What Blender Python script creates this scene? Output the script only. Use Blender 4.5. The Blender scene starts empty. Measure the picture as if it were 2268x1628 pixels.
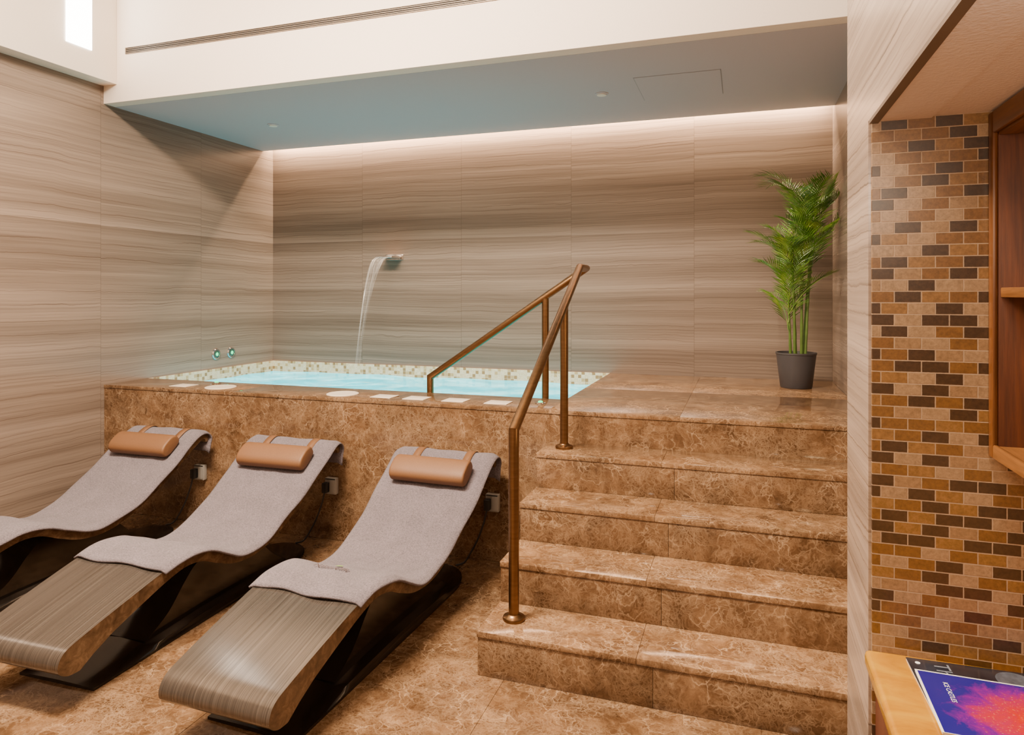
import bpy, bmesh, math, random
from mathutils import Vector, Matrix
random.seed(7)
C = bpy.context.scene.collection
PI = math.pi

# ------------------------------------------------------------------ node helpers
def sock(nt, inp, v):
    if isinstance(v, bpy.types.NodeSocket): nt.links.new(v, inp)
    else: inp.default_value = v
def nd(nt, t, ins=None, **props):
    n = nt.nodes.new(t)
    for k, v in props.items(): setattr(n, k, v)
    for k, v in (ins or {}).items(): sock(nt, n.inputs[k], v)
    return n
def mth(nt, op, a, b=None, c=None, clamp=False):
    n = nt.nodes.new('ShaderNodeMath'); n.operation = op; n.use_clamp = clamp
    sock(nt, n.inputs[0], a)
    if b is not None: sock(nt, n.inputs[1], b)
    if c is not None: sock(nt, n.inputs[2], c)
    return n.outputs[0]
def rgb(c): return (c[0], c[1], c[2], 1.0)
def ramp(nt, fac, stops, interp='LINEAR'):
    n = nt.nodes.new('ShaderNodeValToRGB'); n.color_ramp.interpolation = interp
    e = n.color_ramp.elements
    while len(e) < len(stops): e.new(0.5)
    for i, (p, c) in enumerate(stops):
        e[i].position = p; e[i].color = rgb(c) if not isinstance(c, (int, float)) else (c, c, c, 1)
    sock(nt, n.inputs[0], fac); return n.outputs[0]
def mixc(nt, fac, a, b, blend='MIX'):
    n = nt.nodes.new('ShaderNodeMix'); n.data_type = 'RGBA'; n.blend_type = blend
    sock(nt, n.inputs[0], fac)
    sock(nt, n.inputs[6], rgb(a) if isinstance(a, tuple) and len(a) == 3 else a)
    sock(nt, n.inputs[7], rgb(b) if isinstance(b, tuple) and len(b) == 3 else b)
    return n.outputs[2]
def mat(name, col=None, rough=0.5, metal=0.0, emis=None, es=0.0):
    m = bpy.data.materials.new(name); m.use_nodes = True
    nt = m.node_tree; b = nt.nodes['Principled BSDF']
    if col: b.inputs['Base Color'].default_value = rgb(col)
    b.inputs['Roughness'].default_value = rough; b.inputs['Metallic'].default_value = metal
    if emis: b.inputs['Emission Color'].default_value = rgb(emis); b.inputs['Emission Strength'].default_value = es
    return m, nt, b
def coords(nt): return nt.nodes.new('ShaderNodeTexCoord').outputs['Object']
def mapping(nt, v, scale=(1,1,1), loc=(0,0,0), rot=(0,0,0)):
    return nd(nt, 'ShaderNodeMapping', {0: v, 1: loc, 2: rot, 3: scale}).outputs[0]
def noise(nt, v, scale, detail=4, rough=0.55, dist=0.0):
    return nd(nt, 'ShaderNodeTexNoise', {'Vector': v, 'Scale': scale, 'Detail': detail, 'Roughness': rough, 'Distortion': dist})
def bump(nt, b, h, strength=0.2, dist=0.01):
    n = nd(nt, 'ShaderNodeBump', {'Strength': strength, 'Distance': dist, 'Height': h})
    nt.links.new(n.outputs[0], b.inputs['Normal'])

def plain(name, col, rough=0.5, metal=0.0, var=0.12, scale=8.0, emis=None, es=0.0):
    m, nt, b = mat(name, col, rough, metal, emis, es)
    n = noise(nt, coords(nt), scale, 4).outputs[0]
    lo = tuple(c*(1-var) for c in col); hi = tuple(min(1, c*(1+var)) for c in col)
    nt.links.new(ramp(nt, n, [(0.3, lo), (0.7, hi)]), b.inputs['Base Color'])
    return m

# ------------------------------------------------------------------ materials
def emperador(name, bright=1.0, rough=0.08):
    m, nt, b = mat(name, rough=rough)
    v = coords(nt)
    w = noise(nt, v, 7.5, 4, 0.55)
    off = nd(nt, 'ShaderNodeVectorMath', {0: w.outputs['Color'], 1: (0.5, 0.5, 0.5)}, operation='SUBTRACT').outputs[0]
    off = nd(nt, 'ShaderNodeVectorMath', {0: off, 'Scale': 0.15}, operation='SCALE').outputs[0]
    vd = nd(nt, 'ShaderNodeVectorMath', {0: v, 1: off}, operation='ADD').outputs[0]
    w2 = noise(nt, v, 44, 4, 0.62)
    off2 = nd(nt, 'ShaderNodeVectorMath', {0: w2.outputs['Color'], 'Scale': 0.022}, operation='SCALE').outputs[0]
    vd = nd(nt, 'ShaderNodeVectorMath', {0: vd, 1: off2}, operation='ADD').outputs[0]
    def veins(scale, wd):
        vo = nd(nt, 'ShaderNodeTexVoronoi', {'Vector': vd, 'Scale': scale}, feature='DISTANCE_TO_EDGE').outputs['Distance']
        return ramp(nt, vo, [(0.0, 1.0), (wd*0.35, 0.55), (wd, 0.0)])
    def msk(loc, sc, a, c): return ramp(nt, noise(nt, mapping(nt, v, loc=loc), sc, 5, 0.6).outputs[0], [(a, 0.0), (c, 1.0)])
    m1 = msk((0, 0, 0), 5.5, 0.44, 0.66); m2 = msk((4, 2, 7), 8.0, 0.45, 0.64); m3 = msk((1, 6, 3), 7.0, 0.45, 0.64); m4 = msk((8, 3, 1), 4.0, 0.42, 0.64)
    l1 = mth(nt, 'MULTIPLY', veins(9.0, 0.036), m1)
    l2 = mth(nt, 'MULTIPLY', veins(21, 0.070), m2)
    l3 = mth(nt, 'MULTIPLY', veins(60, 0.20), mth(nt, 'MULTIPLY', m4, 0.50))
    l4 = mth(nt, 'MULTIPLY', veins(37, 0.110), mth(nt, 'MULTIPLY', m3, 0.70))
    vein = mth(nt, 'MAXIMUM', mth(nt, 'MAXIMUM', l1, l2), mth(nt, 'MAXIMUM', l3, l4))
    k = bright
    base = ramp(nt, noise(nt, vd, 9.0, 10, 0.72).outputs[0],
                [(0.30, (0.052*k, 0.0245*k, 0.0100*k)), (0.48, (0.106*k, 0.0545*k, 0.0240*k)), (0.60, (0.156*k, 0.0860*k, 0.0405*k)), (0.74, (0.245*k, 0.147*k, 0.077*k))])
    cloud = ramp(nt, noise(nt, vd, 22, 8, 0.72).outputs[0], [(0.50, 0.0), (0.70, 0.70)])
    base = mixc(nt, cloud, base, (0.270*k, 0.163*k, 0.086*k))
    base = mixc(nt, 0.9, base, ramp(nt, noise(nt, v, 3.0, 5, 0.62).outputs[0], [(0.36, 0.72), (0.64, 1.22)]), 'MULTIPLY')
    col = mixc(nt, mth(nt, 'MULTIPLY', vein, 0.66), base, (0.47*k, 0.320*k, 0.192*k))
    nt.links.new(col, b.inputs['Base Color'])
    return m
M_marble = emperador('emperador_marble')
M_marble_lit_top = emperador('emperador_marble_lit_top', 1.22, 0.06)  # same polished stone, light falling on treads and deck put into a brighter colour

def streaked(name, joint_axis=None, joint0=0.0, pitch=1.0, k=1.0):
    m, nt, b = mat(name, rough=0.26)
    v = coords(nt)
    s = nd(nt, 'ShaderNodeSeparateXYZ', {0: v}).outputs
    z = s[2]
    jl = None
    if joint_axis is not None:
        q = mth(nt, 'DIVIDE', mth(nt, 'SUBTRACT', s[joint_axis], joint0), pitch)
        if joint_axis != 2:
            z = mth(nt, 'ADD', z, mth(nt, 'MULTIPLY', mth(nt, 'SINE', mth(nt, 'MULTIPLY', mth(nt, 'FLOOR', q), 2.3)), 0.010))
        fr = mth(nt, 'FRACT', mth(nt, 'ADD', q, 0.002))
        jl = mth(nt, 'LESS_THAN', fr, 0.0035)
        if joint_axis != 2:   # one level joint between the upper and lower slabs
            hj = mth(nt, 'LESS_THAN', mth(nt, 'ABSOLUTE', mth(nt, 'SUBTRACT', s[2], 1.93)), 0.0017)
            jl = mth(nt, 'MAXIMUM', jl, mth(nt, 'MULTIPLY', hj, 0.7))
            z = mth(nt, 'ADD', z, mth(nt, 'MULTIPLY', mth(nt, 'GREATER_THAN', s[2], 1.93), 0.31))
    wob = noise(nt, mapping(nt, v, (0.5, 0.5, 0.4)), 1.0, 2, 0.5).outputs[0]
    z = mth(nt, 'ADD', z, mth(nt, 'MULTIPLY', wob, 0.065))
    vv = nd(nt, 'ShaderNodeCombineXYZ', {0: s[0], 1: s[1], 2: z}).outputs[0]
    n1 = noise(nt, mapping(nt, vv, (0.14, 0.14, 5.0)), 1.0, 7, 0.64).outputs[0]
    n2 = noise(nt, mapping(nt, vv, (0.30, 0.30, 75.0)), 1.0, 4, 0.65).outputs[0]
    base = ramp(nt, n1, [(0.28, (0.096*k, 0.071*k, 0.054*k)), (0.45, (0.150*k, 0.114*k, 0.088*k)), (0.56, (0.190*k, 0.146*k, 0.114*k)), (0.74, (0.256*k, 0.203*k, 0.162*k))])
    base = mixc(nt, 0.9, base, ramp(nt, n2, [(0.3, 0.80), (0.7, 1.16)]), 'MULTIPLY')
    # fine dark veins: nearly level, slightly wavy, unevenly spaced
    wav = noise(nt, mapping(nt, vv, (2.4, 2.4, 1.2), (3, 5, 1)), 1.0, 5, 0.58).outputs[0]
    bun = noise(nt, mapping(nt, vv, (0.10, 0.10, 2.4), (7, 2, 5)), 1.0, 2, 0.5).outputs[0]
    def lines(kk, wamp, wd, loc):
        f = mth(nt, 'FRACT', mth(nt, 'ADD', mth(nt, 'MULTIPLY', z, kk), mth(nt, 'ADD', mth(nt, 'MULTIPLY', wav, wamp), mth(nt, 'MULTIPLY', bun, kk*0.25))))
        l = ramp(nt, f, [(0.0, 0.0), (wd*.25, 1.0), (wd*.5, 0.7), (wd, 0.0)])
        k_ = ramp(nt, noise(nt, mapping(nt, vv, (0.7, 0.7, 5.0), loc), 1.0, 3, 0.6).outputs[0], [(0.43, 0.0), (0.57, 1.0)])
        return mth(nt, 'MULTIPLY', l, k_)
    la = lines(10.0, 0.5, 0.065, (9, 1, 4)); lb = lines(24.0, 1.1, 0.12, (1, 8, 2)); lc = lines(52.0, 2.0, 0.25, (5, 3, 8))
    ln = mth(nt, 'MAXIMUM', mth(nt, 'MULTIPLY', la, 0.85), mth(nt, 'MAXIMUM', mth(nt, 'MULTIPLY', lb, 0.70), mth(nt, 'MULTIPLY', lc, 0.40)))
    col = mixc(nt, ln, base, (0.058*k, 0.039*k, 0.028*k))
    if jl is not None: col = mixc(nt, mth(nt, 'MULTIPLY', jl, 0.42), col, (0.05, 0.036, 0.026))
    nt.links.new(col, b.inputs['Base Color'])
    return m
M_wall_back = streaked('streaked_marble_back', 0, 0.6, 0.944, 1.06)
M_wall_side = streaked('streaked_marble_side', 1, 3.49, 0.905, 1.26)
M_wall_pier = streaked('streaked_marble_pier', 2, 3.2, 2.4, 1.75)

def tilemat(name, axes, bw, bh, mortar, stops, mcol, stagger, rough=0.35, mbump=0.5, loc=(0, 0)):
    m, nt, b = mat(name, rough=rough)
    v = coords(nt); s = nd(nt, 'ShaderNodeSeparateXYZ', {0: v}).outputs
    a = s[axes[0]] if isinstance(axes[0], int) else mth(nt, 'ADD', s[0], s[1])
    rowf = mth(nt, 'DIVIDE', mth(nt, 'ADD', s[axes[1]], loc[1]+20*bh), bh)
    row = mth(nt, 'FLOOR', rowf)
    colf = mth(nt, 'ADD', mth(nt, 'DIVIDE', mth(nt, 'ADD', a, loc[0]), bw), mth(nt, 'MULTIPLY', mth(nt, 'MODULO', row, 2.0), stagger))
    colm = mth(nt, 'FLOOR', colf)
    wn = nd(nt, 'ShaderNodeTexWhiteNoise', {0: nd(nt, 'ShaderNodeCombineXYZ', {0: colm, 1: row, 2: 3.0}).outputs[0]}, noise_dimensions='3D').outputs['Value']
    # spread the tones evenly: neighbours rarely share a tone
    wn = mth(nt, 'FRACT', mth(nt, 'ADD', mth(nt, 'ADD', mth(nt, 'MULTIPLY', colm, 0.618), mth(nt, 'MULTIPLY', row, 0.3247)), mth(nt, 'MULTIPLY', wn, 0.42)))
    def edge(f, size):
        fr = mth(nt, 'FRACT', f)
        return mth(nt, 'MULTIPLY', mth(nt, 'MINIMUM', fr, mth(nt, 'SUBTRACT', 1.0, fr)), size)
    d = mth(nt, 'MINIMUM', edge(colf, bw), edge(rowf, bh))
    d = mth(nt, 'ADD', d, mth(nt, 'MULTIPLY', mth(nt, 'SUBTRACT', noise(nt, v, 150, 3).outputs[0], 0.5), mortar*0.9))
    fac = nd(nt, 'ShaderNodeMapRange', {0: d, 1: mortar*.75, 2: mortar*1.15, 3: 1.0, 4: 0.0}).outputs[0]
    tile = ramp(nt, wn, stops, 'CONSTANT')
    gr = ramp(nt, noise(nt, v, 130, 5, 0.72).outputs[0], [(0.3, 0.66), (0.7, 1.26)])
    tile = mixc(nt, 1.0, tile, gr, 'MULTIPLY')
    nt.links.new(mixc(nt, fac, tile, mcol), b.inputs['Base Color'])
    bump(nt, b, mth(nt, 'SUBTRACT', 1.0, fac), mbump, 0.002)
    return m
M_brick = tilemat('mosaic_brick_tile', (0, 2), 0.0520, 0.0250, 0.0012,
    [(0.0, (0.054, 0.029, 0.014)), (0.27, (0.162, 0.078, 0.022)), (0.54, (0.290, 0.190, 0.106)), (0.76, (0.215, 0.113, 0.036)), (0.91, (0.255, 0.156, 0.078))], (0.36, 0.250, 0.158), 0.5)
M_poolmos = tilemat('pool_mosaic_tile', ('sum', 2), 0.028, 0.028, 0.0010,
    [(0.0, (0.66, 0.55, 0.35)), (0.42, (0.48, 0.34, 0.16)), (0.60, (0.70, 0.60, 0.42)), (0.82, (0.30, 0.18, 0.07))], (0.66, 0.58, 0.45), 0.0, loc=(0.005, 0.010))

def paint(name, col, bs=0.05):
    m, nt, b = mat(name, col, 0.75)
    n = noise(nt, coords(nt), 120, 4).outputs[0]
    nt.links.new(ramp(nt, n, [(0.3, tuple(c*0.97 for c in col)), (0.7, col)]), b.inputs['Base Color'])
    bump(nt, b, n, bs, 0.004); return m
M_white = paint('warm_white_plaster', (0.87, 0.79, 0.69))
M_ceil = paint('matte_ceiling_paint', (0.50, 0.475, 0.51))
M_niche = paint('rough_brown_plaster', (0.62, 0.55, 0.52), 0.3)
M_taupe = paint('taupe_plaster', (0.32, 0.25, 0.19))
M_edgetrim = plain('stone_edge', (0.10, 0.072, 0.052), 0.5)

def wood(name, c0, c1, axis=2, rough=0.4):
    m, nt, b = mat(name, rough=rough)
    sc = [26, 26, 26]; sc[axis] = 1.6
    n = noise(nt, mapping(nt, coords(nt), tuple(sc)), 1.0, 6, 0.65, 0.6).outputs[0]
    f = noise(nt, mapping(nt, coords(nt), tuple(x*6 for x in sc)), 1.0, 3, 0.6).outputs[0]
    col = ramp(nt, n, [(0.28, c0), (0.72, c1)])
    col = mixc(nt, 0.6, col, ramp(nt, f, [(0.35, 0.6), (0.65, 1.2)]), 'MULTIPLY')
    nt.links.new(col, b.inputs['Base Color']); bump(nt, b, f, 0.15, 0.002); return m
M_wood_v = wood('oak_veneer_upright', (0.075, 0.023, 0.004), (0.175, 0.062, 0.012), 2)
M_wood_h = wood('oak_veneer_level', (0.105, 0.038, 0.007), (0.23, 0.092, 0.020), 1)
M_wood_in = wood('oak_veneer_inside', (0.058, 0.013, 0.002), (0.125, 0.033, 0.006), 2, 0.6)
M_wood_dark = wood('stained_wood_dark', (0.045, 0.010, 0.004), (0.10, 0.026, 0.010), 2)

# brushed laminate of the loungers (fine streaks along the length)
M_lam, nt, b = mat('brushed_laminate', rough=0.17)
v = coords(nt)
n = noise(nt, mapping(nt, v, (280, 1.6, 1.6)), 1.0, 5, 0.7).outputs[0]
n2 = noise(nt, mapping(nt, v, (95, 0.9, 0.9)), 1.0, 4, 0.6).outputs[0]
col = ramp(nt, n, [(0.30, (0.068, 0.055, 0.044)), (0.5, (0.108, 0.090, 0.074)), (0.72, (0.168, 0.144, 0.120))])
col = mixc(nt, 0.5, col, ramp(nt, n2, [(0.34, 0.68), (0.68, 1.22)]), 'MULTIPLY')
nt.links.new(col, b.inputs['Base Color']); b.inputs['Metallic'].default_value = 0.6
bump(nt, b, n, 0.03, 0.001)
# brown edges of the lounger shell
M_edge, nt, b = mat('brown_shell_edge', rough=0.22)
v = coords(nt)
n = noise(nt, v, 18, 7, 0.68, 0.6).outputs[0]
col = ramp(nt, n, [(0.3, (0.050, 0.027, 0.013)), (0.52, (0.115, 0.066, 0.033)), (0.72, (0.22, 0.138, 0.074))])
nt.links.new(col, b.inputs['Base Color'])

# terry towel
M_towel, nt, b = mat('terry_cloth', rough=0.95)
v = coords(nt)
n = noise(nt, v, 170, 4, 0.75).outputs[0]; n2 = noise(nt, v, 9, 5, 0.6).outputs[0]
col = ramp(nt, n, [(0.32, (0.085, 0.071, 0.084)), (0.68, (0.262, 0.220, 0.246))])
col = mixc(nt, 0.7, col, ramp(nt, n2, [(0.3, 0.82), (0.7, 1.12)]), 'MULTIPLY')
nt.links.new(col, b.inputs['Base Color']); bump(nt, b, n, 1.0, 0.008)
b.inputs['Sheen Weight'].default_value = 0.1

M_leather, nt, b = mat('tan_leather', rough=0.58)
n = noise(nt, coords(nt), 220, 3, 0.6).outputs[0]
nt.links.new(ramp(nt, n, [(0.3, (0.135, 0.060, 0.0215)), (0.7, (0.170, 0.077, 0.029))]), b.inputs['Base Color']); bump(nt, b, n, 0.12, 0.002)

M_black = plain('black_gloss_metal', (0.011, 0.008, 0.006), 0.12, 0.0, 0.2)
# bronze
M_bronze, nt, b = mat('brushed_bronze', rough=0.32, metal=1.0)
n = noise(nt, mapping(nt, coords(nt), (14, 14, 90)), 1.0, 3, 0.5).outputs[0]
nt.links.new(ramp(nt, n, [(0.3, (0.185, 0.104, 0.046)), (0.7, (0.230, 0.133, 0.062))]), b.inputs['Base Color'])
M_chrome = plain('polished_chrome', (0.62, 0.61, 0.60), 0.12, 1.0, 0.03)
M_plate = plain('cream_plate', (0.66, 0.58, 0.47), 0.4, 0, 0.03)
M_green = plain('green_led', (0.02, 0.4, 0.15), 0.3, 0, 0.05, emis=(0.03, 1.0, 0.35), es=2.0)
M_darkled = plain('dark_button_face', (0.03, 0.08, 0.06), 0.25, 0, 0.1)
M_socket = plain('grey_plastic', (0.36, 0.35, 0.32), 0.4, 0, 0.04)
M_rubber = plain('black_rubber', (0.02, 0.02, 0.02), 0.5, 0, 0.1)
M_pot = plain('charcoal_pot', (0.040, 0.037, 0.040), 0.5, 0, 0.08)
M_soil = plain('potting_soil', (0.03, 0.02, 0.012), 0.95, 0, 0.5, 60)
M_stem = plain('palm_stem', (0.062, 0.115, 0.014), 0.45, 0, 0.3, 14)
M_leaf, nt, b = mat('palm_leaf', rough=0.36)
n = noise(nt, coords(nt), 11, 4).outputs[0]
nt.links.new(ramp(nt, n, [(0.3, (0.024, 0.082, 0.006)), (0.5, (0.072, 0.172, 0.012)), (0.72, (0.220, 0.312, 0.032))]), b.inputs['Base Color'])
M_ventdark = plain('vent_shadow', (0.02, 0.016, 0.012), 0.8, 0, 0.1)
M_ventmetal = plain('vent_bar', (0.24, 0.19, 0.14), 0.4, 0.3, 0.05)
M_seam = plain('hatch_seam', (0.26, 0.27, 0.29), 0.6, 0, 0.05)
M_winglow = plain('bright_pane', (0.9, 0.9, 0.9), 0.4, 0, 0.01, emis=(1.0, 0.97, 0.92), es=14.0)
M_led = plain('warm_led_strip', (0.9, 0.8, 0.65), 0.5, 0, 0.01, emis=(1.0, 0.72, 0.48), es=20.0)
# onyx counter
M_onyx, nt, b = mat('ochre_onyx', rough=0.16)
n = noise(nt, mapping(nt, coords(nt), (2.2, 5, 4)), 1.6, 7, 0.62, 1.6).outputs[0]
nt.links.new(ramp(nt, n, [(0.25, (0.23, 0.080, 0.001)), (0.48, (0.36, 0.160, 0.003)), (0.62, (0.42, 0.215, 0.008)), (0.78, (0.26, 0.100, 0.002))]), b.inputs['Base Color'])
# pool water: lit from lamps below the surface, so the surface itself glows
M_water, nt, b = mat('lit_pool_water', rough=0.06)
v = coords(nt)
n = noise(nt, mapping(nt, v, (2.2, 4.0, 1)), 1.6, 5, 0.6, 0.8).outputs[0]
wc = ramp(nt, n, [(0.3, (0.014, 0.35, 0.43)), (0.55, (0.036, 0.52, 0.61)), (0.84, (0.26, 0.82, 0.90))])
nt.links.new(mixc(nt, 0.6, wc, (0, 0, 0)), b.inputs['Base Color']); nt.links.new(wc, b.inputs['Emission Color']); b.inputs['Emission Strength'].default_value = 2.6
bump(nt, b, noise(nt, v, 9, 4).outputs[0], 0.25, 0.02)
# falling water
M_jet, nt, b = mat('falling_water', (0.92, 0.97, 0.98), 0.1)
v = coords(nt); s = nd(nt, 'ShaderNodeSeparateXYZ', {0: v}).outputs
n = noise(nt, mapping(nt, v, (110, 5, 2.5)), 1.0, 4, 0.7).outputs[0]
a = ramp(nt, n, [(0.42, 0.03), (0.68, 0.52)])
hgt = mth(nt, 'ADD', mth(nt, 'MULTIPLY', s[2], 0.60), 0.12, clamp=True)
nt.links.new(mth(nt, 'MULTIPLY', a, hgt, clamp=True), b.inputs['Alpha'])

# ------------------------------------------------------------------ mesh helpers
def box(bm, x0, x1, y0, y1, z0, z1, bev=0.0, seg=2):
    r = bmesh.ops.create_cube(bm, size=1.0)
    vs = r['verts']
    for q in vs:
        q.co = Vector((x0 + (q.co.x+.5)*(x1-x0), y0 + (q.co.y+.5)*(y1-y0), z0 + (q.co.z+.5)*(z1-z0)))
    if bev > 0:
        es = list({e for q in vs for e in q.link_edges})
        bmesh.ops.bevel(bm, geom=es, offset=bev, segments=seg, profile=0.5, affect='EDGES')
def B(*a, **k):
    bm = bmesh.new(); box(bm, *a, **k); return bm
def tube(bm, pts, r, seg=14, caps=True):
    pts = [Vector(p) for p in pts]; n = len(pts)
    rr = r if isinstance(r, (list, tuple)) else [r]*n
    tan = []
    for i in range(n):
        if i == 0: t = pts[1]-pts[0]
        elif i == n-1: t = pts[-1]-pts[-2]
        else: t = (pts[i]-pts[i-1]).normalized() + (pts[i+1]-pts[i]).normalized()
        tan.append(t.normalized())
    up = Vector((0, 0, 1)) if abs(tan[0].z) < 0.9 else Vector((1, 0, 0))
    nrm = (up - tan[0]*up.dot(tan[0])).normalized()
    rings = []
    for i in range(n):
        nrm = (nrm - tan[i]*nrm.dot(tan[i])).normalized()
        bi = tan[i].cross(nrm)
        k = 1.0
        if 0 < i < n-1:
            c = (pts[i]-pts[i-1]).normalized().dot(tan[i]); k = 1.0/max(c, 0.6)
        if k > 1.02:   # mitred corner: stretch in the bend plane
            bd = ((pts[i+1]-pts[i]).normalized() - (pts[i]-pts[i-1]).normalized()).normalized()
        ring = []
        for j in range(seg):
            a = 2*PI*j/seg
            o = nrm*math.cos(a) + bi*math.sin(a)
            if k > 1.02: o = o + bd*o.dot(bd)*(k-1)
            ring.append(bm.verts.new(pts[i] + o*rr[i]))
        rings.append(ring)
    for i in range(n-1):
        for j in range(seg):
            bm.faces.new((rings[i][j], rings[i][(j+1) % seg], rings[i+1][(j+1) % seg], rings[i+1][j]))
    if caps:
        bm.faces.new(list(reversed(rings[0]))); bm.faces.new(rings[-1])
def lathe(bm, prof, seg=28, c=(0, 0, 0), axis='Z'):
    c = Vector(c); rings = []
    for (r, h) in prof:
        ring = []
        for j in range(seg):
            a = 2*PI*j/seg
            p = (r*math.cos(a), r*math.sin(a), h)
            if axis == 'X': p = (h, r*math.cos(a), r*math.sin(a))
            ring.append(bm.verts.new(c + Vector(p)))
        rings.append(ring)
    for i in range(len(rings)-1):
        for j in range(seg):
            bm.faces.new((rings[i][j], rings[i][(j+1) % seg], rings[i+1][(j+1) % seg], rings[i+1][j]))
    bm.faces.new(list(reversed(rings[0]))); bm.faces.new(rings[-1])
def cat(pts, n=6):
    out = []
    P = [Vector(p) for p in pts]
    for i in range(len(P)-1):
        p0 = P[max(i-1, 0)]; p1 = P[i]; p2 = P[i+1]; p3 = P[min(i+2, len(P)-1)]
        for k in range(n):
            t = k/n
            out.append(0.5*((2*p1) + (p2-p0)*t + (2*p0-5*p1+4*p2-p3)*t*t + (3*p1-p0-3*p2+p3)*t*t*t))
    out.append(P[-1]); return out

def link(name, bm, mats, parent=None, smooth=True, ang=35):
    me = bpy.data.meshes.new(name)
    bmesh.ops.recalc_face_normals(bm, faces=bm.faces[:])
    bm.to_mesh(me); bm.free()
    for m in (mats if isinstance(mats, (list, tuple)) else [mats]): me.materials.append(m)
    if smooth:
        me.shade_smooth(); me.set_sharp_from_angle(angle=math.radians(ang))
    o = bpy.data.objects.new(name, me); C.objects.link(o)
    if parent: o.parent = parent
    return o
def tag(o, label=None, cat_=None, group=None, kind=None):
    if label: o['label'] = label
    if cat_: o['category'] = cat_
    if group: o['group'] = group
    if kind: o['kind'] = kind
    return o
def root(parent):
    while parent.parent: parent = parent.parent
    return parent
def part(name, bm, m, parent, world=True, **k):
    """part of a thing; bm in world coordinates unless world=False"""
    if world: bmesh.ops.translate(bm, verts=bm.verts[:], vec=-Vector(root(parent).location))
    return link(name, bm, m, parent, **k)
def single(name, bm, m, label, cat_, group=None, **k):
    """one-mesh thing: origin at its base"""
    xs = [q.co for q in bm.verts]
    lo = Vector([min(p[i] for p in xs) for i in range(3)]); hi = Vector([max(p[i] for p in xs) for i in range(3)])
    org = Vector(((lo.x+hi.x)/2, (lo.y+hi.y)/2, lo.z))
    bmesh.ops.translate(bm, verts=bm.verts[:], vec=-org)
    o = link(name, bm, m, **k); o.location = org
    return tag(o, label, cat_, group)
def thing(name, label, cat_, loc=(0, 0, 0), rz=0, group=None):
    o = bpy.data.objects.new(name, None); C.objects.link(o); o.location = loc; o.rotation_euler = (0, 0, rz)
    o.empty_display_size = 0.1
    return tag(o, label, cat_, group)
def copy_tree(o, parent=None):
    c = o.copy(); C.objects.link(c)
    if parent: c.parent = parent
    for ch in [q for q in bpy.data.objects if q.parent == o]: copy_tree(ch, c)
    return c
def struct(name, bm, m, label=None, parent=None):
    o = link(name, bm, m, parent)
    if not parent: tag(o, label, None, None, 'structure')
    return o
def textbm(s, size):
    cu = bpy.data.curves.new('txt', 'FONT'); cu.body = s; cu.size = size; cu.align_x = 'CENTER'; cu.align_y = 'CENTER'
    cu.resolution_u = 3
    o = bpy.data.objects.new('txt', cu); C.objects.link(o)
    dg = bpy.context.evaluated_depsgraph_get(); dg.update()
    me = bpy.data.meshes.new_from_object(o.evaluated_get(dg))
    bm = bmesh.new(); bm.from_mesh(me)
    bpy.data.objects.remove(o); bpy.data.meshes.remove(me); bpy.data.curves.remove(cu)
    return bm

# ------------------------------------------------------------------ dimensions
XL, XR, YB, YF = -4.12, 0.60, 5.28, 3.51      # alcove
PZ = 0.85                                     # platform level
CZ = 2.76                                     # alcove ceiling
XP, YP0, YP1 = 0.263, 1.672, 2.0              # pier on the right
HZ = 1.85
TOP = 3.95
G = 0.003

# ------------------------------------------------------------------ the setting
bm = bmesh.new(); box(bm, XL-.1, 1.1, -1.3, YF+.05, -0.1, -0.002)
xs = [XL-.1, -3.62, -2.70, -1.78, -.86, .06, 1.1]; ys = [-1.3, -.55, .07, .69, 1.31, 1.93, 2.55, 3.17, YF+.05]
for i in range(len(xs)-1):
    for j in range(len(ys)-1): box(bm, xs[i]+.0011, xs[i+1]-.0011, ys[j]+.0011, ys[j+1]-.0011, -0.004, 0.0)
struct('floor', bm, M_marble, 'polished brown marble floor')
struct('wall_left', B(XL-.1, XL, -1.3, YB+.1, 0, 2.9), M_wall_side, 'left wall of streaked taupe marble')
struct('wall_back', B(XL, XR+.1, YB, YB+.1, 0, 3.06), M_wall_back, 'back wall of streaked taupe marble panels')
struct('wall_right', B(XR, XR+.1, YP1, YB, 0, TOP), M_wall_side, 'right wall of the pool alcove in streaked marble')
struct('wall_pier', B(XP, 1.1, YP0+.008, YP1, 0, TOP), M_wall_pier, 'marble pier beside the stairs')
struct('wall_niche', B(XP+.006, 1.0, YP0, YP0+.008, 0, HZ), M_brick, 'brick shaped brown and beige mosaic wall')
struct('wall_niche_side', B(0.95, 1.05, -1.3, YP0, 0, HZ), M_niche, 'side wall of the niche')
struct('wall_header', B(XP, XP+.12, -1.3, YP0+.008, HZ, TOP), M_wall_pier, 'marble wall above the niche opening')
struct('trim_1', B(XP, XP+.018, -1.3, YP0, HZ-.008, HZ), M_edgetrim, 'dark edge trim along the niche opening')
struct('ceiling_niche', B(XP+.12, 1.1, -1.3, YP0+.008, HZ, HZ+.05), M_niche, 'rough brown plaster ceiling of the niche')
struct('ceiling_niche_edge', B(XP+.018, XP+.12, -1.3, YP0, HZ-.004, HZ), M_niche, 'plaster edge of the niche ceiling')
bm = bmesh.new(); box(bm, XL, XR, YF, YF+.09, CZ, TOP, 0.003)
struct('wall_beam', bm, M_white, 'white plaster bulkhead face above the pool')
bm = bmesh.new(); box(bm, XL, XR, YF+.09, 5.14, CZ, CZ+.05); box(bm, XL, XR, 5.10, 5.14, CZ+.05, 3.02); box(bm, XL, XR, 5.10, YB, 3.02, 3.06)
struct('ceiling_alcove', bm, M_ceil, 'grey painted ceiling above the pool')
struct('wall_upper', B(XL, -4.0, -1.3, YF, 2.88, TOP, bev=0.003), M_white, 'white plaster bulkhead above the left wall')
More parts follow.
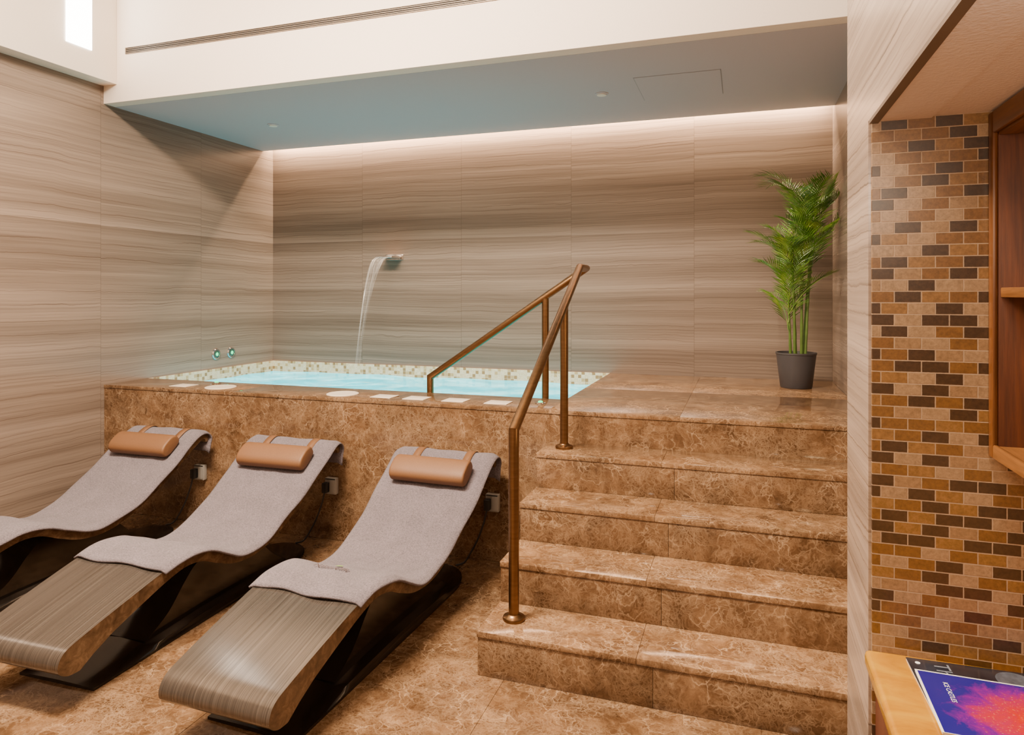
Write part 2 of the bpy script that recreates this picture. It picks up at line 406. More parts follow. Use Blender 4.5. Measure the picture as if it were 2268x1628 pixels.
struct('ceiling', B(XL-.1, 1.1, -1.3, YF+.1, TOP, TOP+.1), M_white, 'high white ceiling of the front room')
struct('wall_front', B(XL-.1, 1.1, -1.4, -1.3, 0, TOP), M_taupe, 'taupe wall facing the pool')
w = struct('window_1', B(-4.0, -3.994, 3.143, 3.32, 3.045, 3.75), M_winglow, 'narrow bright window high on the left')
single('led_strip', B(XL+.02, XR-.02, 5.142, 5.152, 2.90, 2.92), M_led, 'warm light strip hidden in the slot along the back wall', 'light strip')

# ------------------------------------------------------------------ pool platform
plat = thing('pool_platform', 'raised brown marble pool surround with coping and deck', 'pool', (-1.76, 4.4, 0))
part('front_panel', B(XL+G, XR-G, YF+.004, YF+.05, 0.002, PZ-.0235), M_marble, plat)
bm = bmesh.new()
for a, c in ((XL+G, -3.05), (-3.049, -1.98), (-1.979, -0.98)): box(bm, a, c, YF, 3.88, PZ-.022, PZ, 0.001)
part('coping', bm, M_marble, plat)
bm = bmesh.new()
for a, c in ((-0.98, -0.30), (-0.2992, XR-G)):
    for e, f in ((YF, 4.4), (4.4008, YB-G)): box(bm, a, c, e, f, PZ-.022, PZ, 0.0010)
part('deck', bm, M_marble_lit_top, plat)
bm = bmesh.new()
box(bm, XL+G, XL+.014, 3.88, YB-G, 0.1, PZ); box(bm, XL+.014, -0.98, YB-.014, YB-G, 0.1, PZ)
box(bm, -0.994, -0.98, 3.88, YB-.014, 0.1, PZ-.022); box(bm, XL+.014, -0.994, 3.866, 3.88, 0.1, PZ-.022)
box(bm, XL+G, -0.98, 3.88, YB-G, 0.06, 0.1)
part('basin_mosaic', bm, M_poolmos, plat)

bm = bmesh.new()
nx, ny = 90, 46
g = []
for j in range(ny+1):
    row = []
    for i in range(nx+1):
        x = XL+.015 + (-0.995-XL-.015)*i/nx; y = 3.882 + (YB-.016-3.882)*j/ny
        rr = math.hypot(x+2.90, y-4.72)
        z = 0.76 + 0.004*math.sin(9*x+3*y) + 0.003*math.sin(14*y-5*x) + 0.007*math.cos(26*rr)*math.exp(-2.2*rr)
        row.append(bm.verts.new((x, y, z)))
    g.append(row)
for j in range(ny):
    for i in range(nx): bm.faces.new((g[j][i], g[j][i+1], g[j+1][i+1], g[j+1][i]))
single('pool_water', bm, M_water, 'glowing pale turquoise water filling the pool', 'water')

# ------------------------------------------------------------------ stairs
stair = thing('marble_staircase', 'brown marble stairs of four treads leading up to the pool deck', 'stairs', (-0.18, 2.98, 0))
XS = -0.97
for i in range(4):
    y = 2.445 + 0.266*i; z = 0.17*(i+1)
    bm = bmesh.new()
    for a, c in ((XS+.003, -0.302), (-0.3006, XR-G)): box(bm, a, c, y+.004, YF+.002, z-.17+.001, z-.0235, 0.0006)
    part('riser', bm, M_marble, stair)
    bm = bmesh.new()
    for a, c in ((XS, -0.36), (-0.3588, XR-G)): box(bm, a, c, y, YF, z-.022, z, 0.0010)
    part('tread', bm, M_marble_lit_top, stair)

# ------------------------------------------------------------------ handrail
hr = thing('handrail', 'continuous bronze handrail rising beside the stairs and descending into the pool', 'handrail', (-0.865, 3.39, 0))
RX, RY = -0.865, 3.90
bm = bmesh.new()
tube(bm, [(RX, 2.583, .86), (RX, 2.583, .925), (RX, 3.745, 1.615), (RX, RY, 1.615), (-1.86, RY, .945), (-1.86, RY, .80)], 0.0215, 20)
part('rail', bm, M_bronze, hr)
for x, y, z0, z1 in ((RX, 2.583, .17, .87), (RX, 3.393, .68, 1.40), (-1.109, RY, .10, 1.44), (-1.86, RY, .10, .81)):
    bm = bmesh.new(); tube(bm, [(x, y, z0), (x, y, z1)], 0.0208, 20)
    po = part('post', bm, M_bronze, hr)
    bm = bmesh.new(); lathe(bm, [(0.044, 0), (0.0455, .006), (0.043, .013), (0.028, .018), (0.0235, .024)], 28, (x, y, z0))
    part('flange', bm, M_bronze, po)

# ------------------------------------------------------------------ loungers
Y0 = 2.55
top_pts = [(1.80, .130), (1.755, .134), (1.722, .158), (1.721, .192), (1.748, .224), (1.82, .249), (2.0, .297), (2.17, .338), (2.29, .360),
           (2.40, .347), (2.50, .300), (2.60, .258), (2.71, .250), (2.84, .284), (3.0, .362), (3.15, .455), (3.27, .540), (3.34, .588), (3.385, .606), (3.420, .600), (3.437, .574), (3.430, .548)]
bot_pts = [(1.805, .132), (1.84, .154), (1.86, .166), (1.88, .176), (1.90, .186), (1.94, .205), (2.06, .250), (2.19, .294), (2.29, .315),
           (2.38, .304), (2.466, .264), (2.58, .222), (2.72, .213), (2.861, .249), (3.026, .330), (3.174, .421), (3.291, .506), (3.36, .551), (3.385, .566), (3.400, .566), (3.412, .559), (3.416, .546)]
topc = cat([(0, y-Y0, z) for y, z in top_pts], 6); botc = cat([(0, y-Y0, z) for y, z in bot_pts], 6)
def hw(yl): return 0.22 + max(0, (yl+Y0-1.73))*(0.052/1.69)
L0 = thing('wave_lounger', 'lounger nearest the stairs, its brushed foot end fully in view', 'lounger', (0, 0, 0), 0, 'curved heated loungers')
bm = bmesh.new()
R = {}
for s in (-1, 1):
    R[s] = ([bm.verts.new((s*hw(p.y), p.y, p.z)) for p in topc], [bm.verts.new((s*hw(p.y), p.y, p.z)) for p in botc])
for i in range(len(topc)-1):
    f = bm.faces.new((R[-1][0][i], R[1][0][i], R[1][0][i+1], R[-1][0][i+1])); f.material_index = 0
    f = bm.faces.new((R[-1][1][i], R[-1][1][i+1], R[1][1][i+1], R[1][1][i])); f.material_index = 1
    for s in (-1, 1):
        f = bm.faces.new((R[s][0][i], R[s][0][i+1], R[s][1][i+1], R[s][1][i])); f.material_index = 1
for i in (0, -1):
    f = bm.faces.new((R[-1][0][i], R[1][0][i], R[1][1][i], R[-1][1][i])); f.material_index = 1
part('shell', bm, [M_lam, M_edge], L0, world=False, ang=30)
# dark leaf shaped base plate: blunt front, rounded rear end, gently crowned along the middle
yp = cat([(0, y-Y0, z) for y, z in [(1.89, .014), (2.05, .024), (2.3, .042), (2.6, .050), (2.9, .042), (3.1, .028), (3.28, .018), (3.375, .012)]], 6)
def bw(yl):
    y = yl+Y0; e = 1.0
    if y > 3.10: e = math.sqrt(max(0.0, 1-((y-3.10)/0.277)**2))
    return 0.185*max(e, 0.10)
bm = bmesh.new(); rows = []
us = [-1, -.93, -.6, 0, .6, .93, 1]
for p in yp:
    rows.append([bm.verts.new((u*bw(p.y), p.y, (.010 if abs(u) == 1 else p.z*(1-.35*u*u)))) for u in us] + [bm.verts.new((-u*bw(p.y), p.y, 0.0)) for u in us])
nr = len(rows[0])
for i in range(len(rows)-1):
    for j in range(nr): bm.faces.new((rows[i][j], rows[i][(j+1) % nr], rows[i+1][(j+1) % nr], rows[i+1][j]))
bm.faces.new(rows[0]); bm.faces.new(list(reversed(rows[-1])))
part('base_plate', bm, M_black, L0, world=False, ang=40)
# curved support between plate and seat
sp_ = cat([(0, y-Y0, z) for y, z in [(2.18, .035), (2.30, .10), (2.40, .20), (2.48, .254), (2.58, .219), (2.72, .210), (2.84, .238), (2.93, .17), (3.02, .09), (3.12, .03)]], 5)
bm = bmesh.new(); T = {}
for s in (-1, 1):
    T[s] = ([bm.verts.new((s*.13, p.y, min(p.z, .5))) for p in sp_], [bm.verts.new((s*.13, p.y, 0.012)) for p in sp_])
for i in range(len(sp_)-1):
    bm.faces.new((T[-1][0][i], T[1][0][i], T[1][0][i+1], T[-1][0][i+1])); bm.faces.new((T[-1][1][i], T[-1][1][i+1], T[1][1][i+1], T[1][1][i]))
    for s in (-1, 1): bm.faces.new((T[s][0][i], T[s][0][i+1], T[s][1][i+1], T[s][1][i]))
for i in (0, -1): bm.faces.new((T[-1][0][i], T[1][0][i], T[1][1][i], T[-1][1][i]))
part('support', bm, M_black, L0, world=False, ang=30)

# resampled towel line along the upper surface
i0 = next(i for i, p in enumerate(topc) if p.y+Y0 > 2.155 and i > 30)
line = [p.copy() for p in topc[i0:]]
last = line[-1]
line += [Vector((0, last.y-0.006, last.z-0.03)), Vector((0, last.y-0.012, last.z-0.06))]
def normals(L):
    out = []
    for i in range(len(L)):
        t = (L[min(i+1, len(L)-1)]-L[max(i-1, 0)]).normalized()
        out.append(Vector((0, -t.z, t.y)))
    return out
LN = normals(line)
def towel_mesh(seed):
    rnd = random.Random(seed); bm = bmesh.new(); nu = 56
    ph = [rnd.uniform(0, 6) for _ in range(8)]
    creases = [(rnd.uniform(-.14, .14), rnd.uniform(.10, .6), rnd.uniform(-.7, .7)) for _ in range(4)]
    rows = []
    for i, p in enumerate(line):
        h = hw(p.y) + 0.021 + 0.004*math.sin(p.y*9+ph[0]) + 0.002*math.sin(p.y*23+ph[5]); row = []
        for j in range(nu+1):
            u = -1+2*j/nu
            x = u*h; over = max(0.0, abs(x)-hw(p.y)+0.006)
            off = 0.0058 + 0.0020*math.sin(x*31+p.y*11+ph[1]) + 0.0014*math.sin(x*13-p.y*27+ph[2])
            for cx, cy, sl in creases:
                d = (x-cx) - sl*(p.y-cy)
                off += 0.0038*math.exp(-(d/0.013)**2)*math.exp(-((p.y-cy)/0.18)**2)
            q = p + LN[i]*off
            yy = q.y
            if i < 6: yy += (1-i/6)*(0.007*math.sin(u*5+ph[3]) - 0.004*u)
            row.append(bm.verts.new((x, yy, q.z - over*0.55 + (0.002*math.sin(u*7+ph[4]) if i < 4 else 0))))
        rows.append(row)
    for i in range(len(rows)-1):
        for j in range(nu): bm.faces.new((rows[i][j], rows[i][j+1], rows[i+1][j+1], rows[i+1][j]))
    bmesh.ops.recalc_face_normals(bm, faces=bm.faces[:])
    if sum(f.normal.z for f in bm.faces) < 0: bmesh.ops.reverse_faces(bm, faces=bm.faces[:])
    return bm
def solid(o, t, off):
    md = o.modifiers.new('thick', 'SOLIDIFY'); md.thickness = t; md.offset = off
# headrest bolster
pi_ = min(range(len(topc)), key=lambda i: abs(topc[i].y+Y0-3.235) if i > 60 else 9)
pc = topc[pi_]; pt = (topc[pi_+1]-topc[pi_-1]).normalized(); pn = Vector((0, -pt.z, pt.y))
def bolster():
    bm = bmesh.new(); rings = []; seg = 28; cen = pc + pn*0.056
    xs = [(-.212, .80), (-.2105, .90), (-.206, .965), (-.198, 1.0), (-.12, 1.0), (0, 1.0), (.12, 1.0), (.198, 1.0), (.206, .965), (.2105, .90), (.212, .80)]
    for x, k in xs:
        ring = []
        for j in range(seg):
            a = 2*PI*j/seg; ca, sa = math.cos(a), math.sin(a)
            du = math.copysign(abs(ca)**0.8, ca)*0.072*k; dn = math.copysign(abs(sa)**(0.8 if sa > 0 else 0.55), sa)*(0.043 if sa > 0 else 0.036)*k
            ring.append(bm.verts.new(Vector((x, 0, 0)) + cen + pt*du + pn*dn))
        rings.append(ring)
    for i in range(len(rings)-1):
        for j in range(seg): bm.faces.new((rings[i][j], rings[i][(j+1) % seg], rings[i+1][(j+1) % seg], rings[i+1][j]))
    bm.faces.new(rings[0]); bm.faces.new(list(reversed(rings[-1]))); return bm
P0 = thing('headrest_pillow', 'tan leather headrest bolster on the lounger nearest the stairs', 'pillow', (0, 0, 0), 0, 'tan headrest pillows')
part('cushion', bolster(), M_leather, P0, world=False, ang=40)
for sx in (-.145, .150):
    bm = bmesh.new(); pv = None
    for i, p in enumerate(line):
        if p.y+Y0 < 3.235: continue
        q = p + LN[i]*0.0165
        pr = (bm.verts.new((sx-.022, q.y, q.z)), bm.verts.new((sx+.022, q.y, q.z)))
        if pv: bm.faces.new((pv[0], pv[1], pr[1], pr[0]))
        pv = pr
    o = part('strap', bm, M_leather, P0, world=False); solid(o, 0.002, 1)

towel_lab = ['lavender grey towel with small embroidered lettering on the lounger nearest the stairs',
             'plain lavender grey towel spread over the middle lounger', 'lavender grey towel on the lounger by the left wall']
lounger_lab = [L0['label'], 'middle curved lounger between the other two', 'lounger beside the left wall, its foot end cut off']
pill_lab = [P0['label'], 'tan leather headrest bolster on the middle lounger', 'tan leather headrest bolster on the lounger by the left wall']
spots = [(-1.545, Y0, math.radians(-1.7)), (-2.472, Y0, math.radians(1.4)), (-3.43, Y0, math.radians(0.6))]
for k, (x, y, rz) in enumerate(spots):
    o = L0 if k == 0 else copy_tree(L0)
    o.location = (x, y, 0.0); o.rotation_euler.z = rz; o['label'] = lounger_lab[k]
    q = P0 if k == 0 else copy_tree(P0)
    q.location = (x, y, 0.0); q.rotation_euler.z = rz; q['label'] = pill_lab[k]
    t = link('towel', towel_mesh(k+3), M_towel); t.location = (x, y, 0); t.rotation_euler.z = rz; solid(t, 0.008, 1)
    tag(t, towel_lab[k], 'towel', 'towels on the loungers')
    if k == 0:
        M_thread = plain('dark_thread', (0.05, 0.028, 0.026), 0.8); M_gthread = plain('green_thread', (0.16, 0.30, 0.02), 0.8)
        arc = [0.0]
        for i in range(1, len(line)): arc.append(arc[-1] + (line[i]-line[i-1]).length)
        sc = next(a for a, p in zip(arc, line) if p.y+Y0 > 2.345)
        def onto(px, sv):
            sv = max(0, min(arc[-1]-1e-4, sv)); i = max(j for j in range(len(arc)) if arc[j] <= sv)
            f = (sv-arc[i])/(arc[i+1]-arc[i]); p = line[i].lerp(line[i+1], f); n = LN[i].lerp(LN[i+1], f)
            return Vector((px, p.y, p.z)) + n*0.0215
        bm = textbm('Naturelife', 0.040)
        for vv in bm.verts: vv.co = onto(vv.co.x, sc+vv.co.y)
        part('embroidered_lettering', bm, M_thread, t, world=False)
        bm = bmesh.new(); vs = []
        for j in range(14):
            a = 2*PI*j/14; u = math.cos(a)*.017; w_ = math.sin(a)*.007*(1+.5*math.cos(a))
            vs.append(bm.verts.new(onto(.012+u*.8-w_*.5, sc+.030+u*.5+w_*.8)))
        bm.faces.new(vs); part('embroidered_leaf', bm, M_gthread, t, world=False)

# sockets and cables on the pool front
sock_lab = ['grey wall socket behind the lounger nearest the stairs', 'grey wall socket behind the middle lounger', 'grey wall socket behind the lounger by the left wall']
cab_lab = ['black plug and cable running behind the lounger nearest the stairs', 'black plug and cable trailing to the middle lounger', 'black plug and cable trailing to the lounger by the left wall']
for k, x in enumerate((-1.292, -2.312, -3.284)):
    yw = YF+.004
    s_ = thing('wall_socket', sock_lab[k], 'socket', (x, yw, 0.28), 0, 'sockets on the pool front')
    part('housing', B(x-.038, x+.038, yw-.032, yw, .281, .377, bev=0.005), M_socket, s_)
    part('cover_flap', B(x+.000, x+.035, yw-.040, yw-.032, .290, .368, bev=0.003), M_socket, s_)
    part('hinge', B(x-.033, x+.033, yw-.037, yw-.032, .369, .374, bev=0.001), M_rubber, s_)
    c_ = thing('power_cable', cab_lab[k], 'cable', (x-.02, yw-.06, .28), 0, 'cables of the loungers')
    part('plug', B(x-.036, x-.003, yw-.070, yw-.032, .295, .355, bev=0.006), M_rubber, c_)
    bm = bmesh.new()
    tube(bm, cat([(x-.02, yw-.062, .296), (x-.03, yw-.07, .24), (x-.06, yw-.08, .15), (x-.10, yw-.09, .07), (x-.13, yw-.11, .02), (x-.17, yw-.13, .008)], 6), 0.005, 8)
    part('cord', bm, M_rubber, c_)

# ------------------------------------------------------------------ pool fittings
sp = thing('waterfall_spout', 'chrome blade spout pouring water on the back wall', 'spout', (-2.86, 5.2, 1.75))
part('wall_plate', B(-2.942, -2.772, YB-.010, YB, 1.758, 1.808, bev=0.004), M_chrome, sp)
bm = bmesh.new(); box(bm, -2.935, -2.785, 5.09, YB-.010, 1.766, 1.790, 0.003)
for q in bm.verts:
    if q.co.y < 5.15: q.co.z = 1.769 + (q.co.z-1.766)*0.5
part('blade', bm, M_chrome, sp)
bm = bmesh.new(); rows = []
for i in range(41):
    t = i/40; z = 1.777-(1.777-.758)*t; y = 5.092-.372*math.sqrt(t); w_ = .042*(1-t)**2.6+.018+.010*t
    rows.append([bm.verts.new((-2.87-.035*math.sqrt(t)+u*w_, y+.010*math.cos(u*2.4+i*.05)*(.3+t), z)) for u in [-1+2*j/12 for j in range(13)]])
for i in range(40):
    for j in range(12): bm.faces.new((rows[i][j], rows[i][j+1], rows[i+1][j+1], rows[i+1][j]))
single('water_jet', bm, M_jet, 'thin curtain of water arcing from the chrome spout into the pool', 'water')
for y, lab in ((4.556, 'round chrome wall button with green light nearer the room'), (4.73, 'round chrome wall button with green light nearer the back corner')):
    b_ = thing('pool_button', lab, 'button', (XL, y, .92), 0, 'lit buttons on the left wall')
    bm = bmesh.new(); lathe(bm, [(.046, 0), (.046, .006), (.040, .012), (.032, .012), (.030, .008)], 28, (XL, y, .969), 'X'); part('bezel', bm, M_chrome, b_)
    bm = bmesh.new(); lathe(bm, [(.029, .006), (.029, .011), (.012, .014)], 24, (XL, y, .969), 'X'); part('face', bm, M_darkled, b_)
    bm = bmesh.new(); lathe(bm, [(.015, .013), (.015, .015), (.006, .016)], 20, (XL, y, .969), 'X'); part('light', bm, M_green, b_)
lids = [(-3.261, 'round cream lid in the coping near the left wall'), (-2.334, 'round cream lid near the middle of the coping')]
for x, lab in lids:
    bm = bmesh.new(); lathe(bm, [(.098, 0), (.098, .004), (.092, .007), (.084, .006), (.02, .006), (.012, .006)], 36, (x, 3.65, PZ))
    single('skimmer_lid', bm, M_plate, lab, 'lid', 'round lids in the coping')
plates = [(-3.559, 'square cream plate set in the coping close to the left wall'), (-2.039, 'square cream plate just right of the middle round lid'), (-1.823, 'second square cream plate right of the middle round lid'),
          (-1.573, 'third square cream plate right of the middle round lid'), (-1.312, 'square cream plate nearest the stairs')]
for x, lab in plates:
    single('coping_plate', B(x-.068, x+.068, 3.582, 3.702, PZ, PZ+.004, bev=.0015), M_plate, lab, 'plate', 'square plates in the coping')
for x, y, lab in ((-3.43, 3.80, 'small green lit button on the coping behind the left round lid'), (-1.078, 3.69, 'small green lit button on the coping beside the handrail')):
    b_ = thing('coping_button', lab, 'button', (x, y, PZ), 0, 'green buttons on the coping')
    bm = bmesh.new(); lathe(bm, [(.030, 0), (.030, .006), (.024, .009), (.015, .009)], 24, (x, y, PZ)); part('bezel', bm, M_chrome, b_)
    bm = bmesh.new(); lathe(bm, [(.014, .008), (.013, .014), (.006, .017)], 20, (x, y, PZ)); part('light', bm, M_green, b_)

# ceiling fittings
for x, lab in ((-3.40, 'small round white cover on the alcove ceiling near the left wall'), (-.862, 'small round white cover on the alcove ceiling near the hatch')):
    c_ = thing('sprinkler_cover', lab, 'cover', (x, 4.36, CZ), 0, 'round covers on the alcove ceiling')
    bm = bmesh.new(); lathe(bm, [(.043, 0), (.043, -.004), (.038, -.007), (.01, -.007)], 28, (x, 4.36, CZ)); part('rim', bm, M_ceil, c_)
    bm = bmesh.new(); lathe(bm, [(.030, -.007), (.030, -.012), (.01, -.013)], 28, (x, 4.36, CZ)); part('cap', bm, M_white, c_)
h_ = thing('access_hatch', 'square hatch flush in the ceiling above the deck', 'hatch', (-.37, 4.35, CZ))
bm = bmesh.new()
for a in ((-.622, -.118, 4.10, 4.104), (-.622, -.118, 4.602, 4.606), (-.622, -.618, 4.104, 4.602), (-.122, -.118, 4.104, 4.602)): box(bm, *a, CZ-.0012, CZ)
part('seam', bm, M_seam, h_); part('panel', B(-.618, -.122, 4.104, 4.602, CZ-.0025, CZ), M_ceil, h_)
v_ = thing('linear_vent', 'long slotted air vent across the white bulkhead', 'vent', (-1.85, YF, 3.07))
xa, xb = -3.916, 0.2
bm = bmesh.new()
box(bm, xa, xb, YF-.006, YF, 3.113, 3.117); box(bm, xa, xb, YF-.006, YF, 3.074, 3.078); box(bm, xa-.005, xa, YF-.006, YF, 3.074, 3.117); box(bm, xb, xb+.005, YF-.006, YF, 3.074, 3.117)
part('frame', bm, M_ventmetal, v_)
part('backing', B(xa, xb, YF-.002, YF, 3.078, 3.113), M_ventdark, v_)
for z in (3.0845, 3.0955, 3.1065): part('slat', B(xa, xb, YF-.006, YF-.002, z-.0017, z+.0017), M_ventmetal, v_)

# ------------------------------------------------------------------ potted palm
px, py = 0.334, 4.870
pl = thing('potted_palm', 'tall potted palm in the corner of the deck', 'plant', (px, py, PZ))
bm = bmesh.new(); lathe(bm, [(.094, 0), (.099, .006), (.112, .12), (.124, .218), (.128, .222), (.128, .232), (.120, .232), (.117, .205), (.02, .203)], 40); part('pot', bm, M_pot, pl, world=False)
bm = bmesh.new(); lathe(bm, [(.116, .200), (.115, .212), (.06, .218), (.01, .220)], 28); part('soil', bm, M_soil, pl, world=False)
rnd = random.Random(33)
def frond(base, az, el, ln, leaf, droop):
    bm = bmesh.new(); n = 24; pts = [Vector(base)]; e = el; d = None
    for i in range(n):
        e = el - droop*(i/n)**1.6
        d = Vector((math.cos(az)*math.cos(e), math.sin(az)*math.cos(e), math.sin(e)))
        pts.append(pts[-1] + d*ln/n)
    tube(bm, pts, [0.0036*(1-.8*i/n) for i in range(n+1)], 6)
    for i in range(4, n+1):
        t = i/n; p = pts[i]; tg = (pts[i]-pts[i-1]).normalized()
        side = tg.cross(Vector((0, 0, 1)));
        if side.length < .05: side = Vector((math.sin(az), -math.cos(az), 0))
        side.normalize(); up = side.cross(tg).normalized()
        L = leaf*(0.55+0.75*math.sin(PI*min(1, .12+.80*t)))*rnd.uniform(.85, 1.1)
        for s in (-1, 1):
            fw = .65+.70*t+rnd.uniform(-.06, .06)
            dr = (side*s + tg*fw + up*rnd.uniform(.20, .32)).normalized()
            w_ = L*.026
            m1 = p + dr*L*.45; tip = p + dr*L + Vector((0, 0, -L*rnd.uniform(.06, .20)))
            wd = dr.cross(up).normalized()*w_
            a = bm.verts.new(p); c1 = bm.verts.new(m1-wd+up*w_*.35); c2 = bm.verts.new(m1-up*w_*.25); c3 = bm.verts.new(m1+wd+up*w_*.35); tp = bm.verts.new(tip)
            for f in ((a, c1, c2), (a, c2, c3), (c1, tp, c2), (c2, tp, c3)): bm.faces.new(f)
    for q in bm.verts:
        q.co.x = min(q.co.x, .255 - .02*math.sin(q.co.z*40)**2)
        q.co.y = min(q.co.y, .385)
    return bm
stems = [((-.035, -.02), (-.05, -.05), .58), ((.00, .03), (-.030, .02), .92), ((.03, -.025), (.04, -.02), 1.19), ((.045, .02), (.11, .03), 1.09), ((-.01, -.035), (-.02, -.06), .74), ((.055, -.01), (.10, .05), .92)]
for (b0, b1, h) in stems:
    pts = cat([(b0[0], b0[1], .20), ((b0[0]*.6+b1[0]*.4), (b0[1]*.6+b1[1]*.4), .2+(h-.2)*.5), (b1[0], b1[1], h)], 8)
    bm = bmesh.new(); tube(bm, pts, [.0095-.004*i/(len(pts)-1) + (.0014 if i % 4 == 0 else 0) for i in range(len(pts))], 10)
    part('stem', bm, M_stem, pl, world=False)
    nf = 6 if h > .8 else 5; a0 = rnd.uniform(0, 6.28)
    for q in range(nf):
        az = a0 + 2*PI*q/nf + rnd.uniform(-.25, .25)
        el = math.radians(rnd.uniform(55, 83)); z = h - .25*q/nf
        ln = rnd.uniform(.29, .41)
        part('frond', frond((b1[0], b1[1], z), az, el, ln, rnd.uniform(.125, .16), math.radians(rnd.uniform(28, 80))), M_leaf, pl, world=False, smooth=False)

# ------------------------------------------------------------------ niche: counter, shelves, magazines
KZ = 0.69
ct = thing('counter', 'ochre stone counter with dark wood front along the right side', 'counter', (.55, .55, 0))
part('worktop', B(XP-.010, .947, -.9, YP0-.001, KZ-.036, KZ, bev=.010, seg=3), M_onyx, ct)
part('base_cabinet', B(XP+.012, .947, -.88, YP0-.002, 0.002, KZ-.036, bev=.002), M_wood_dark, ct)
sh = thing('shelf_unit', 'wooden open shelf unit fixed above the counter', 'shelf', (.72, 1.05, 1.135))
XS0, XS1, YA, YZ = 0.496, .947, .35, YP0-.002
ZB, ZT = 1.135, 1.845
def SB(n, m, *a, **k): return part(n, B(*a, **k), m, sh)
SB('side_panel', M_wood_in, XS0, XS1, YZ-.026, YZ, ZB, ZT, bev=.002); SB('side_panel', M_wood_in, XS0, XS1, YA, YA+.026, ZB, ZT, bev=.002)
SB('bottom_panel', M_wood_h, XS0, XS1, YA+.026, YZ-.026, ZB, ZB+.022, bev=.002); SB('top_panel', M_wood_h, XS0, XS1, YA+.026, YZ-.026, ZT-.05, ZT, bev=.002)
SB('shelf_board', M_wood_h, XS0+.004, XS1-.015, YA+.026, YZ-.026, 1.462, 1.482, bev=.002); SB('back_panel', M_wood_in, XS1-.015, XS1, YA+.026, YZ-.026, ZB+.022, ZT-.05)
bm = bmesh.new(); box(bm, XS0-.010, XS0, YZ-.026, YZ, ZB-.004, ZT, .003)
part('face_frame', bm, M_wood_v, sh)
part('face_frame', B(XS0-.010, XS0, YA, YZ-.026, ZB-.004, ZB+.024, bev=.003), M_wood_h, sh)
part('face_frame', B(XS0-.010, XS0, YA, YZ-.026, ZT-.045, ZT, bev=.003), M_wood_h, sh)

M_cov_dark, nt, b = mat('dark_glossy_cover', rough=0.2)
n = noise(nt, coords(nt), 9, 4).outputs[0]
nt.links.new(ramp(nt, n, [(0.35, (0.006, 0.006, 0.010)), (0.6, (0.014, 0.017, 0.025)), (0.8, (0.035, 0.038, 0.055))]), b.inputs['Base Color'])
M_paper = plain('paper_edge', (0.62, 0.59, 0.55), 0.7, 0, 0.03)
M_cov_art, nt, b = mat('vivid_cover_photo', rough=0.2)
v = coords(nt); s = nd(nt, 'ShaderNodeSeparateXYZ', {0: v}).outputs
n = noise(nt, v, 24, 7, 0.7, 0.8).outputs[0]
# distance from the glowing middle of the picture
dx = mth(nt, 'DIVIDE', mth(nt, 'SUBTRACT', s[0], 0.045), 0.165); dy = mth(nt, 'DIVIDE', mth(nt, 'ADD', s[1], 0.025), 0.125)
rr = mth(nt, 'SQRT', mth(nt, 'ADD', mth(nt, 'MULTIPLY', dx, dx), mth(nt, 'MULTIPLY', dy, dy)))
rr = mth(nt, 'ADD', rr, mth(nt, 'MULTIPLY', mth(nt, 'SUBTRACT', n, 0.5), 1.0))
art = ramp(nt, rr, [(0.0, (0.46, 0.07, 0.004)), (0.25, (0.38, 0.012, 0.006)), (0.58, (0.30, 0.005, 0.050)), (0.80, (0.11, 0.006, 0.17)), (1.05, (0.012, 0.008, 0.15))])
spk = ramp(nt, noise(nt, v, 190, 3, 0.7).outputs[0], [(0.58, 0.0), (0.70, 0.55)])
nt.links.new(mixc(nt, mth(nt, 'MULTIPLY', spk, ramp(nt, rr, [(0.5, 1.0), (0.9, 0.0)])), art, (0.70, 0.28, 0.10)), b.inputs['Base Color'])
M_white_ink = plain('white_ink', (0.75, 0.75, 0.75), 0.5, 0, 0.02)
M_grey_ink = plain('grey_ink', (0.15, 0.16, 0.19), 0.4, 0, 0.1)
M_dim_ink = plain('dim_ink', (0.055, 0.060, 0.075), 0.25, 0, 0.3, 60)
def magazine(label, cx, cy, z, w, h, th, cover, rz):
    m_ = thing('magazine', label, 'magazine', (cx, cy, z), rz, 'magazines on the counter')
    part('pages', B(-w/2, w/2, -h/2, h/2, 0, th*.8), M_paper, m_, world=False)
    part('cover', B(-w/2-.001, w/2+.001, -h/2-.001, h/2+.001, th*.8, th, bev=.0004), cover, m_, world=False)
    return m_
def ink(parent, txt, size, x, y, z, m_):   # lettering reads towards the camera (text right = -y, text up = +x)
    bm = textbm(txt, size)
    for q in bm.verts: q.co = Vector((x+q.co.y, y-q.co.x, z))
    part('lettering', bm, m_, parent, world=False)
mg = magazine('black covered magazine lying underneath the colourful one', .470, 1.548, KZ, .275, .205, .005, M_cov_dark, math.radians(1.5))
ink(mg, 'The', .042, -.078, .060, .0053, M_grey_ink)
bm = bmesh.new(); lathe(bm, [(.036, .0051), (.036, .0053), (.030, .00545), (.0295, .0053), (.010, .0053)], 32, (.05, .062, 0)); part('watch_picture', bm, M_dim_ink, mg, world=False)
bm = bmesh.new(); lathe(bm, [(.005, .0051), (.0048, .0054)], 16, (-.12, .085, 0)); part('emblem', bm, M_white_ink, mg, world=False)
mg = magazine('magazine with vivid red and violet cover photo on top', .476, 1.482, KZ+.0056, .285, .212, .005, M_paper, math.radians(-0.6))
part('cover_photo', B(-.1395, .1425, -.106, .1025, .005, .0052), M_cov_art, mg, world=False)
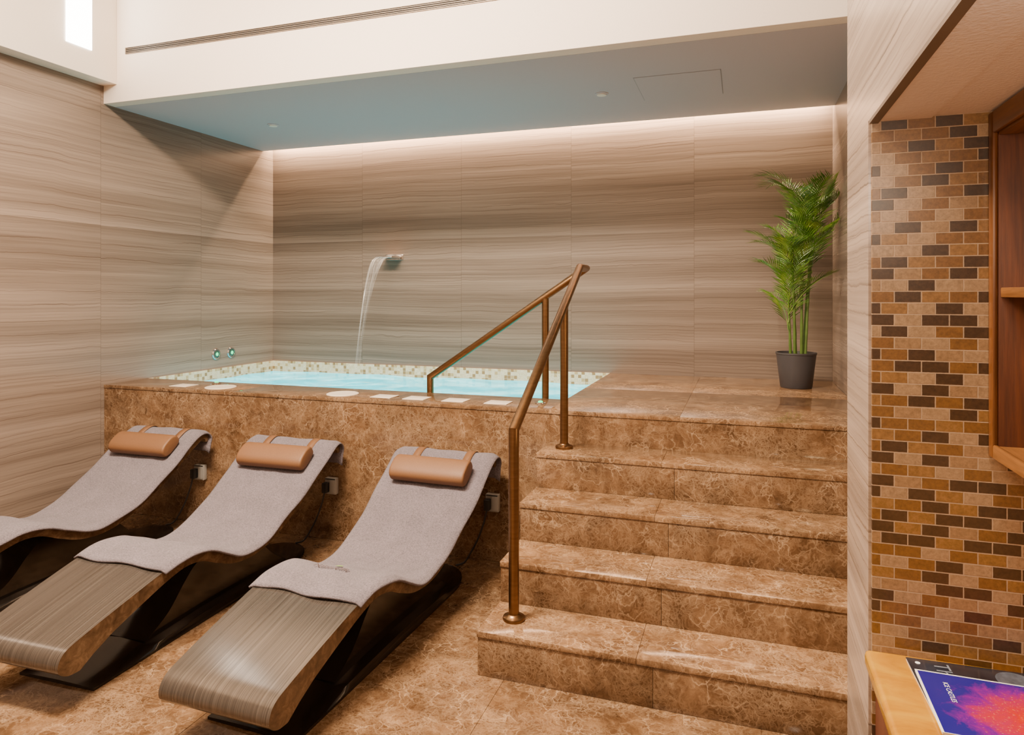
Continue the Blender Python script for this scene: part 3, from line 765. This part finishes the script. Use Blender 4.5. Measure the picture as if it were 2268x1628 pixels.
ink(mg, 'ICE CASTLES', .0125, -.098, .035, .0054, M_white_ink)

# ------------------------------------------------------------------ lights
def area(name, loc, rot, sx, sy, power, col, spread=PI):
    l = bpy.data.lights.new(name, 'AREA'); l.shape = 'RECTANGLE'; l.size = sx; l.size_y = sy; l.energy = power; l.color = col; l.spread = spread
    o = bpy.data.objects.new(name, l); C.objects.link(o); o.location = loc; o.rotation_euler = rot; return o
def point(name, loc, power, col, r=0.05):
    l = bpy.data.lights.new(name, 'POINT'); l.energy = power; l.color = col; l.shadow_soft_size = r
    o = bpy.data.objects.new(name, l); C.objects.link(o); o.location = loc; return o
WARM = (1.0, 0.79, 0.60)
area('key_light', (-1.9, 1.42, 3.72), (0, 0, 0), 1.3, 0.42, 530, WARM)
area('room_fill', (-1.9, 0.3, 3.9), (0, 0, 0), 3.6, 2.2, 140, WARM)  # wide soft fill added under the ceiling to lift the front room
area('bulkhead_light', (-1.8, 1.5, 3.86), (math.radians(78), 0, 0), 4.0, 0.15, 70, WARM, math.radians(110))
area('cove_light', (-1.76, 5.215, 2.86), (math.radians(35), 0, 0), 4.66, 0.03, 175, (1.0, 0.69, 0.45))
area('niche_light', (.36, .75, HZ-.03), (math.radians(38), 0, 0), .12, .3, 8, (1.0, 0.80, 0.60))
point('step_light', (.50, 2.30, 1.15), 8.0, (1.0, 0.66, 0.34), .08)
W = bpy.data.worlds.new('World'); bpy.context.scene.world = W; W.use_nodes = True
W.node_tree.nodes['Background'].inputs[0].default_value = (1.0, 0.85, 0.7, 1); W.node_tree.nodes['Background'].inputs[1].default_value = 0.3

# ------------------------------------------------------------------ camera
cd = bpy.data.cameras.new('Camera'); cam = bpy.data.objects.new('Camera', cd); C.objects.link(cam)
cam.location = (0, 0, 1.47); cam.rotation_euler = (PI/2, 0, math.radians(18.67))
cd.sensor_fit = 'HORIZONTAL'; cd.sensor_width = 36; cd.lens = 24.0; cd.shift_y = -164/2268; cd.clip_start = 0.01
bpy.context.scene.camera = cam
